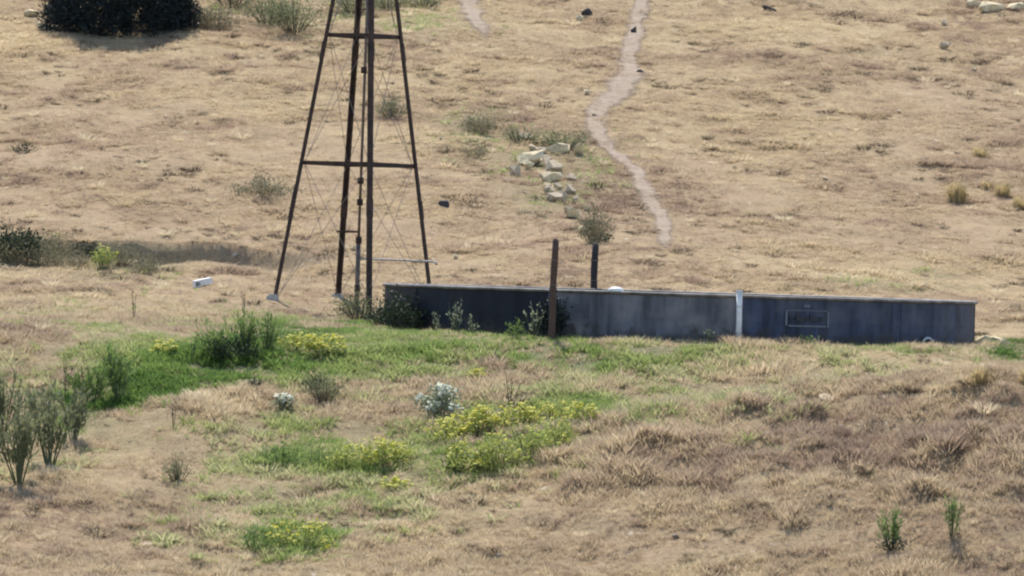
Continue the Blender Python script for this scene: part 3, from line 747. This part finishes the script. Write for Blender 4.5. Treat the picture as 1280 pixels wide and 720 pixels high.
plant('spike', 1190, 676, 30, 56, 'upright green weed on the face of the dry mound')
plant('darkgreen', 1118, 688, 56, 18, 'low dark bush at the foot of a weed on the dry mound')
plant('straw', 1226, 480, 44, 28, 'pale straw tussock behind the crest of the dry mound')
plant('straw', 1284, 480, 34, 26, 'pale straw tussock at the right of the mound crest')
# against the tank and the tower
plant('grey', 452, 0, 62, 44, 'grey green bush around the foot of the well pipe', pos=at_y(450, 2.6))
plant('darkgreen', 500, 0, 64, 56, 'dark green bush covering the left end of the tank', pos=at_y(500, -2.6))
plant('darkgreen', 478, 0, 40, 30, 'low dark bush between the tower and the tank end', pos=at_y(474, -.6))
plant('darkthick', 690, 0, 40, 52, 'dark weedy bush between the reddish post and the tank', pos=at_y(691, -5.2))
plant('pale', 666, 0, 30, 44, 'pale leafy weed against the tank left of the reddish post', pos=at_y(668, -5.35))
for a, hh in ((545, 30), (572, 44), (590, 24)):
    plant('pale', a, 0, hh*.7, hh, 'pale leafy weed against the dark stained tank sheets', 'pale weeds against the tank', pos=at_y(a, -4.6))
plant('green', 644, 0, 28, 24, 'small green bush against the tank foot', pos=at_y(644, -5.6))
plant('pale', 886, 0, 24, 26, 'small leafy weed against the tank left of the white pipe', pos=at_y(886, -5.6))
plant('green', 1005, 0, 36, 14, 'low green bush at the tank foot below the faded rectangle', pos=at_y(1005, -5.4))
# on the hill
plant('grey', 368, 40, 92, 56, 'grey green shrub high on the slope behind the tower', cat='shrub')
plant('grey', 335, 30, 70, 44, 'grey green shrub between the juniper and the tower', cat='shrub')
for a in ((442, 16, 70, 30), (486, 12, 60, 28), (530, 10, 60, 22)):
    plant('grey', *a, 'low grey green bush high on the slope behind the tower top', 'grey green bushes high on the slope', cat='bush')
plant('olive', 268, 36, 56, 30, 'dry pale shrub at the right side of the juniper', cat='shrub')
plant('grey', 290, 8, 110, 40, 'dark grey shrub above the dry pale shrub on the slope', cat='shrub')
plant('grey', 706, 186, 90, 24, 'sparse grey green shrub growing among the pale stones', cat='shrub')
plant('grey', 650, 180, 60, 24, 'sparse grey shrub just above the pale stones', cat='shrub')
plant('olive', 742, 305, 46, 46, 'grey bush on the slope right behind the dark post', cat='bush')
plant('darkgreen', 756, 302, 20, 12, 'small dark bush at the right of the dark post top')
plant('olive', 598, 168, 60, 26, 'low olive shrub on the slope right of the tower', cat='shrub')
plant('olive', 590, 195, 40, 16, 'small low olive shrub below another on the slope right of the tower', cat='shrub')
plant('grey', 490, 148, 46, 30, 'grey shrub seen between the tower legs', cat='shrub')
plant('darkgreen', 30, 192, 40, 13, 'low black green shrub alone on the slope below the juniper', cat='shrub')
plant('straw', 1196, 252, 40, 30, 'pale domed tussock on the slope above the tank end')
for a in ((1226, 196, 36, 16), (1254, 246, 34, 22), (1278, 262, 40, 22), (1235, 236, 26, 14)):
    plant('straw', *a, 'ragged straw tussock on the slope near the pale domed tussock', 'straw tussocks on the slope')
plant('olive', 330, 245, 90, 24, 'low brown shrub on the slope left of the tower', cat='shrub')
plant('yellowgreen', 128, 338, 34, 32, 'lime weed on the gully floor', pos=None)
for a in ((20, 330, 60, 36), (62, 334, 56, 28), (96, 336, 44, 24)):
    plant('olive', *a, 'olive bush growing in the gully', 'olive bushes in the gully', cat='bush')
plant('darkgreen', 8, 324, 90, 44, 'dark bush under the far gully bank, largest of the gully', cat='bush')
plant('darkgreen', 112, 322, 44, 20, 'low dark bush between the olive gully bushes and the lime weed', cat='bush')
for a in ((70, 322, 80, 28), (150, 330, 60, 26), (186, 342, 50, 22)):
    plant('olive', *a, 'dull olive bush against the far gully bank', 'olive bushes against the gully bank', cat='bush')

# juniper
jp = hit(148, 44); js = ppm(jp[1]); JW = 195/js/2
jn = empty('juniper_tree', (jp[0], jp[1]+JW*.55, float(H(jp[0], jp[1]+JW*.55))), 'wide dark juniper standing alone high on the slope', 'tree')
r = np.random.default_rng(5); tr = MB(); lf = MB()
for k in range(7):
    q = k*2*PI/7+.3; e = np.array((math.cos(q)*JW*.6, math.sin(q)*JW*.6, 1.0+.5*r.random()))
    tr.tube([(0, 0, -.2), e*np.array((.35, .35, .45)), e], [.13, .09, .03], 6)
tr.tube([(0, 0, -.3), (.05, 0, .8), (0, .05, 2.6)], [.2, .15, .04], 7)
tr.build('trunk', M['bark'], jn, True)
cl = []
for _ in range(260):
    q = r.random()*2*PI; zz = r.random(); rr = JW*(1-.55*max(0, zz-.35)**1.2)*(.45+.5*r.random()**.5)
    cl.append(np.array((rr*math.cos(q)*.95, rr*math.sin(q)*.85, -.15+zz**1.2*2.9)))
for c_ in cl:
    R_ = .22+.26*r.random()
    for _ in range(120):
        d = r.normal(size=3); d /= np.linalg.norm(d); P = c_+d*R_*r.random()**.4; P[2] = max(-.35, P[2])
        lf.leaf(P, d+r.normal(0, .5, 3)+np.array((0, 0, .5)), .10+.09*r.random(), .04, r.normal(size=3))
tag(lf.build('crown', M['juniper'], jn), kind='stuff')

# ------------------------------------------------------------------ grasses (real tufts, instanced, beyond counting)
def tuft(seed, nbl, h, spread, wd, lean=.5):
    r = np.random.default_rng(seed); mb = MB()
    for _ in range(nbl):
        q = r.random()*2*PI; rr = spread*.35*math.sqrt(r.random()); b0 = np.array((rr*math.cos(q), rr*math.sin(q), -.01))
        q2 = q+r.normal(0, .8); ln = h*(.45+.6*r.random()); tl = b0+np.array((math.cos(q2)*spread*lean*r.random()*1.3, math.sin(q2)*spread*lean*r.random()*1.3, ln))
        s_ = r.random()*PI; wv = np.array((math.cos(s_), math.sin(s_), 0))*wd*.5
        mid = b0*.5+tl*.5+np.array((0, 0, ln*.12))
        mb.add([b0-wv, b0+wv, mid+wv*.8, mid-wv*.8, tl], [(0, 1, 2, 3), (3, 2, 4)])
    return mb
def stuff(name, X, Y, scale, tint, protos, mat, label, cat):
    col = bpy.data.collections.new(name+'_tufts')
    for i, mb in enumerate(protos):
        col.objects.link(bpy.data.objects.new('%s_tuft_%d' % (name, i), mb.mesh(name+'_tuft', mat)))
    n = len(X); Z = H(X, Y)-.01
    me = bpy.data.meshes.new(name); me.vertices.add(n); me.vertices.foreach_set('co', np.stack([X, Y, Z], -1).astype(np.float32).ravel())
    def at(nm, ty, v):
        a = me.attributes.new(nm, ty, 'POINT'); a.data.foreach_set('vector' if ty == 'FLOAT_VECTOR' else 'value', np.ascontiguousarray(v).ravel())
    at('tint', 'FLOAT', tint.astype(np.float32))
    at('rot', 'FLOAT_VECTOR', np.stack([rng.normal(0, .12, n), rng.normal(0, .12, n), rng.random(n)*6.28], -1).astype(np.float32))
    at('scl', 'FLOAT', scale.astype(np.float32)); at('pick', 'INT', rng.integers(0, len(protos), n).astype(np.int32))
    o = link(name, me); tag(o, label, cat, kind='stuff')
    ng = bpy.data.node_groups.new(name, 'GeometryNodeTree')
    ng.interface.new_socket('Geometry', in_out='INPUT', socket_type='NodeSocketGeometry'); ng.interface.new_socket('Geometry', in_out='OUTPUT', socket_type='NodeSocketGeometry')
    N = ng.nodes.new; gi = N('NodeGroupInput'); go = N('NodeGroupOutput'); ip = N('GeometryNodeInstanceOnPoints'); ci = N('GeometryNodeCollectionInfo')
    ci.inputs['Collection'].default_value = col; ci.inputs['Separate Children'].default_value = True; ci.inputs['Reset Children'].default_value = True
    def na(nm, ty):
        a = N('GeometryNodeInputNamedAttribute'); a.data_type = ty; a.inputs['Name'].default_value = nm; return a.outputs['Attribute']
    k = ng.links.new
    k(gi.outputs[0], ip.inputs['Points']); k(ci.outputs[0], ip.inputs['Instance']); ip.inputs['Pick Instance'].default_value = True
    k(na('pick', 'INT'), ip.inputs['Instance Index'])
    er = N('FunctionNodeEulerToRotation'); k(na('rot', 'FLOAT_VECTOR'), er.inputs[0]); k(er.outputs[0], ip.inputs['Rotation']); k(na('scl', 'FLOAT'), ip.inputs['Scale'])
    k(ip.outputs[0], go.inputs[0])
    md = o.modifiers.new('tufts', 'NODES'); md.node_group = ng
    return o

def scatter(n, x0, x1, y0, y1):
    X = rng.uniform(x0, x1, n); Y = rng.uniform(y0, y1, n)
    ok = in_frame(X, Y, 140, 90) & (np.hypot(X-TX, Y) > TR+.1)
    return X[ok], Y[ok]
def slope(X, Y):
    return np.hypot(H(X+.08, Y)-H(X-.08, Y), H(X, Y+.08)-H(X, Y-.08))/.16
def trail_dist(X, Y):
    d = np.full(len(X), 9.0)
    for i in range(0, len(TALL), 2):
        d = np.minimum(d, np.hypot(X-TALL[i, 0], Y-TALL[i, 1])/(TALL[i, 2]*.5+1e-3))
    return d
straw_cols = [(.225, .160, .118), (.370, .272, .195), (.475, .372, .245), (.57, .46, .29), (.71, .60, .41)]
M['dry'] = leaf_mat('dry_grass', straw_cols, .8, .5, 'tint', .1)
M['grn'] = leaf_mat('green_grass', [(0.090, 0.156, 0.037), (0.196, 0.282, 0.074), (0.310, 0.342, 0.126), (0.471, 0.444, 0.242)], .7, .5, 'tint', .15)
M['brn'] = leaf_mat('brown_litter', [(.06, .045, .03), (.12, .09, .06), (.16, .145, .09)], .85, .2, 'tint', .1)

# hill: short grazed grass
X, Y = scatter(420000, -15, 16, 3, 60)
g, mx, br, px, py = zones(X, Y); td = trail_dist(X, Y)
pn = vnoise(X, Y, 1.6, 41)+.6*vnoise(X, Y, .6, 42)
dens = np.clip(.66+.9*pn-.15*br, .12, 1)*np.maximum(.12, sstep(.25, .85, td+.6*vnoise(X, Y, .25, 47)))
k = (rng.random(len(X)) < dens) & (slope(X, Y) < .75)
X, Y, pn, br = X[k], Y[k], pn[k], br[k]
tint = np.clip(.5-.15*br+.25*vnoise(X, Y, 2.5, 43)+.35*vnoise(X, Y, .5, 44)+.4*vnoise(X, Y, 4.5, 48)+rng.normal(0, .10, len(X)), 0, 1)
cl_ = sstep(.22, .42, vnoise(X, Y, .42, 45)+.25*vnoise(X, Y, 1.7, 46))
sc = np.clip(.5+.4*pn+rng.normal(0, .18, len(X))+.75*cl_, .22, 1.9); tint = np.clip(tint+.2*cl_*rng.random(len(X))-.1*cl_, 0, 1)
stuff('dry_grass', X, Y, sc, tint, [tuft(60+i, 16, .085, .17, .013, .9) for i in range(5)], M['dry'], 'short grazed straw grass covering the hillside behind the tank', 'grass')
# foreground dry grass, taller
X, Y = scatter(270000, -11, 11, -35, 3)
g, mx, br, px, py = zones(X, Y)
pn = vnoise(X, Y, 1.2, 51)+.6*vnoise(X, Y, .5, 52)
dens = np.clip(.62+.6*blob(px, py, 275, 505, 62, 22, -3, .8)+1.1*pn-.55*g-.3*mx+.15*blob(px, py, 900, 540, 460, 90, 0, 1)+.22*mound(X, Y)+.25*sstep(590, 660, py), .1, 1)*(1-.85*blob(px, py, 1110, 497, 130, 5, -3, .6))
k = rng.random(len(X)) < dens
X, Y, pn, br, px, py = X[k], Y[k], pn[k], br[k], px[k], py[k]
tint = np.clip(.58-.10*br-.15*mound(X, Y)+.18*blob(px, py, 275, 505, 62, 22, -3, .8)+.35*vnoise(X, Y, 1.8, 53)+.35*vnoise(X, Y, .45, 54)+rng.normal(0, .11, len(X)), 0, 1)
tallf = .6+.7*blob(px, py, 275, 505, 62, 22, -3, .8)+.5*blob(px, py, 880, 540, 430, 85, 4, 1.2)+.25*blob(px, py, 800, 460, 200, 40, 0, 1)
cl_ = sstep(.15, .4, vnoise(X, Y, .5, 55)+.3*vnoise(X, Y, 1.5, 56))
sc = np.clip((.62+.6*pn+rng.normal(0, .2, len(X))+.6*cl_)*tallf, .22, 2.0)*(1+.15*sstep(600, 680, py))
stuff('dry_grass', X, Y, sc, tint, [tuft(80+i, 18, .17, .20, .014, .8) for i in range(5)], M['dry'], 'taller straw grass on the mound and bank before the tank', 'grass')
# green growth
X, Y = scatter(200000, -11, 11, -35, 3)
g, mx, br, px, py = zones(X, Y)
pn = vnoise(X, Y, .9, 61)+.7*vnoise(X, Y, .35, 62)
dens = np.clip(g*(.7+1.5*pn)+.55*mx*np.clip(.35+1.6*pn, 0, 1), 0, 1)
k = rng.random(len(X)) < dens
X, Y, pn, g, px, py = X[k], Y[k], pn[k], g[k], px[k], py[k]
lush = np.maximum(blob(px, py, 210, 475, 200, 45, -17, 1), blob(px, py, 1265, 440, 60, 14, 0, 1))
tint = np.clip(.86-.5*lush-.30*g+.5*vnoise(X, Y, .7, 63)+rng.normal(0, .14, len(X)), 0, 1)
sc = np.clip(.75+.5*pn+rng.normal(0, .2, len(X)), .3, 1.6)*(1-.35*(Y > -6))
stuff('green_grass', X, Y, sc, tint, [tuft(100+i, 16, .15, .20, .02, .9) for i in range(5)], M['grn'], 'green grass and ground cover on the wet ground below the tank', 'grass')
# greenish growth on the hill and in the gully
X, Y = scatter(90000, -15, 14, 3, 60)
g, mx, br, px, py = zones(X, Y)
pn = vnoise(X, Y, 1.1, 66)+.6*vnoise(X, Y, .4, 67)
k = rng.random(len(X)) < np.clip(.5*mx*np.clip(.3+2*pn, 0, 1), 0, 1)*(trail_dist(X, Y) > 1.05)
X, Y = X[k], Y[k]
stuff('green_grass', X, Y, np.clip(rng.normal(.8, .25, len(X)), .3, 1.5), np.clip(rng.normal(.75, .2, len(X)), 0, 1), [tuft(110+i, 14, .11, .18, .018, .9) for i in range(4)], M['grn'], 'dull green ground cover in the gully and between the hill shrubs', 'ground cover')
# dark litter and dead forbs scattered over everything
X, Y = scatter(46000, -15, 16, -35, 60)
g, mx, br, px, py = zones(X, Y)
pn = vnoise(X, Y, 1.3, 71)+.8*vnoise(X, Y, .45, 72)
k = (rng.random(len(X)) < np.clip(-.10+1.2*pn+.16*sstep(560, 640, py), 0, 1)) & (trail_dist(X, Y) > 1.0)
X, Y = X[k], Y[k]
stuff('dead_forbs', X, Y, np.clip(rng.lognormal(-.3, .38, len(X)), .3, 1.8), np.clip(rng.normal(.5, .3, len(X)), 0, 1), [tuft(120+i, 60, .085, .24, .010, .75) for i in range(4)], M['brn'], 'small brown dead forbs dotted through the dry grass', 'dead forbs')
X, Y = scatter(6000, -15, 16, -35, 60)
g, mx, br, px, py = zones(X, Y)
pn = vnoise(X, Y, 2.0, 75)+.5*vnoise(X, Y, .6, 76)
k = (rng.random(len(X)) < np.clip(.22+.9*pn+.3*sstep(540, 640, py), 0, 1)) & (trail_dist(X, Y) > 1.2) & (g < .2)
X, Y = X[k], Y[k]
stuff('straw_tufts', X, Y, np.clip(rng.normal(.8, .3, len(X)), .35, 1.7), np.clip(rng.normal(.72, .25, len(X)), 0, 1), [tuft(130+i, 80, .14, .24, .008, .7) for i in range(4)], M['dry'], 'pale straw tufts dotted over the hillside and the mound', 'grass')
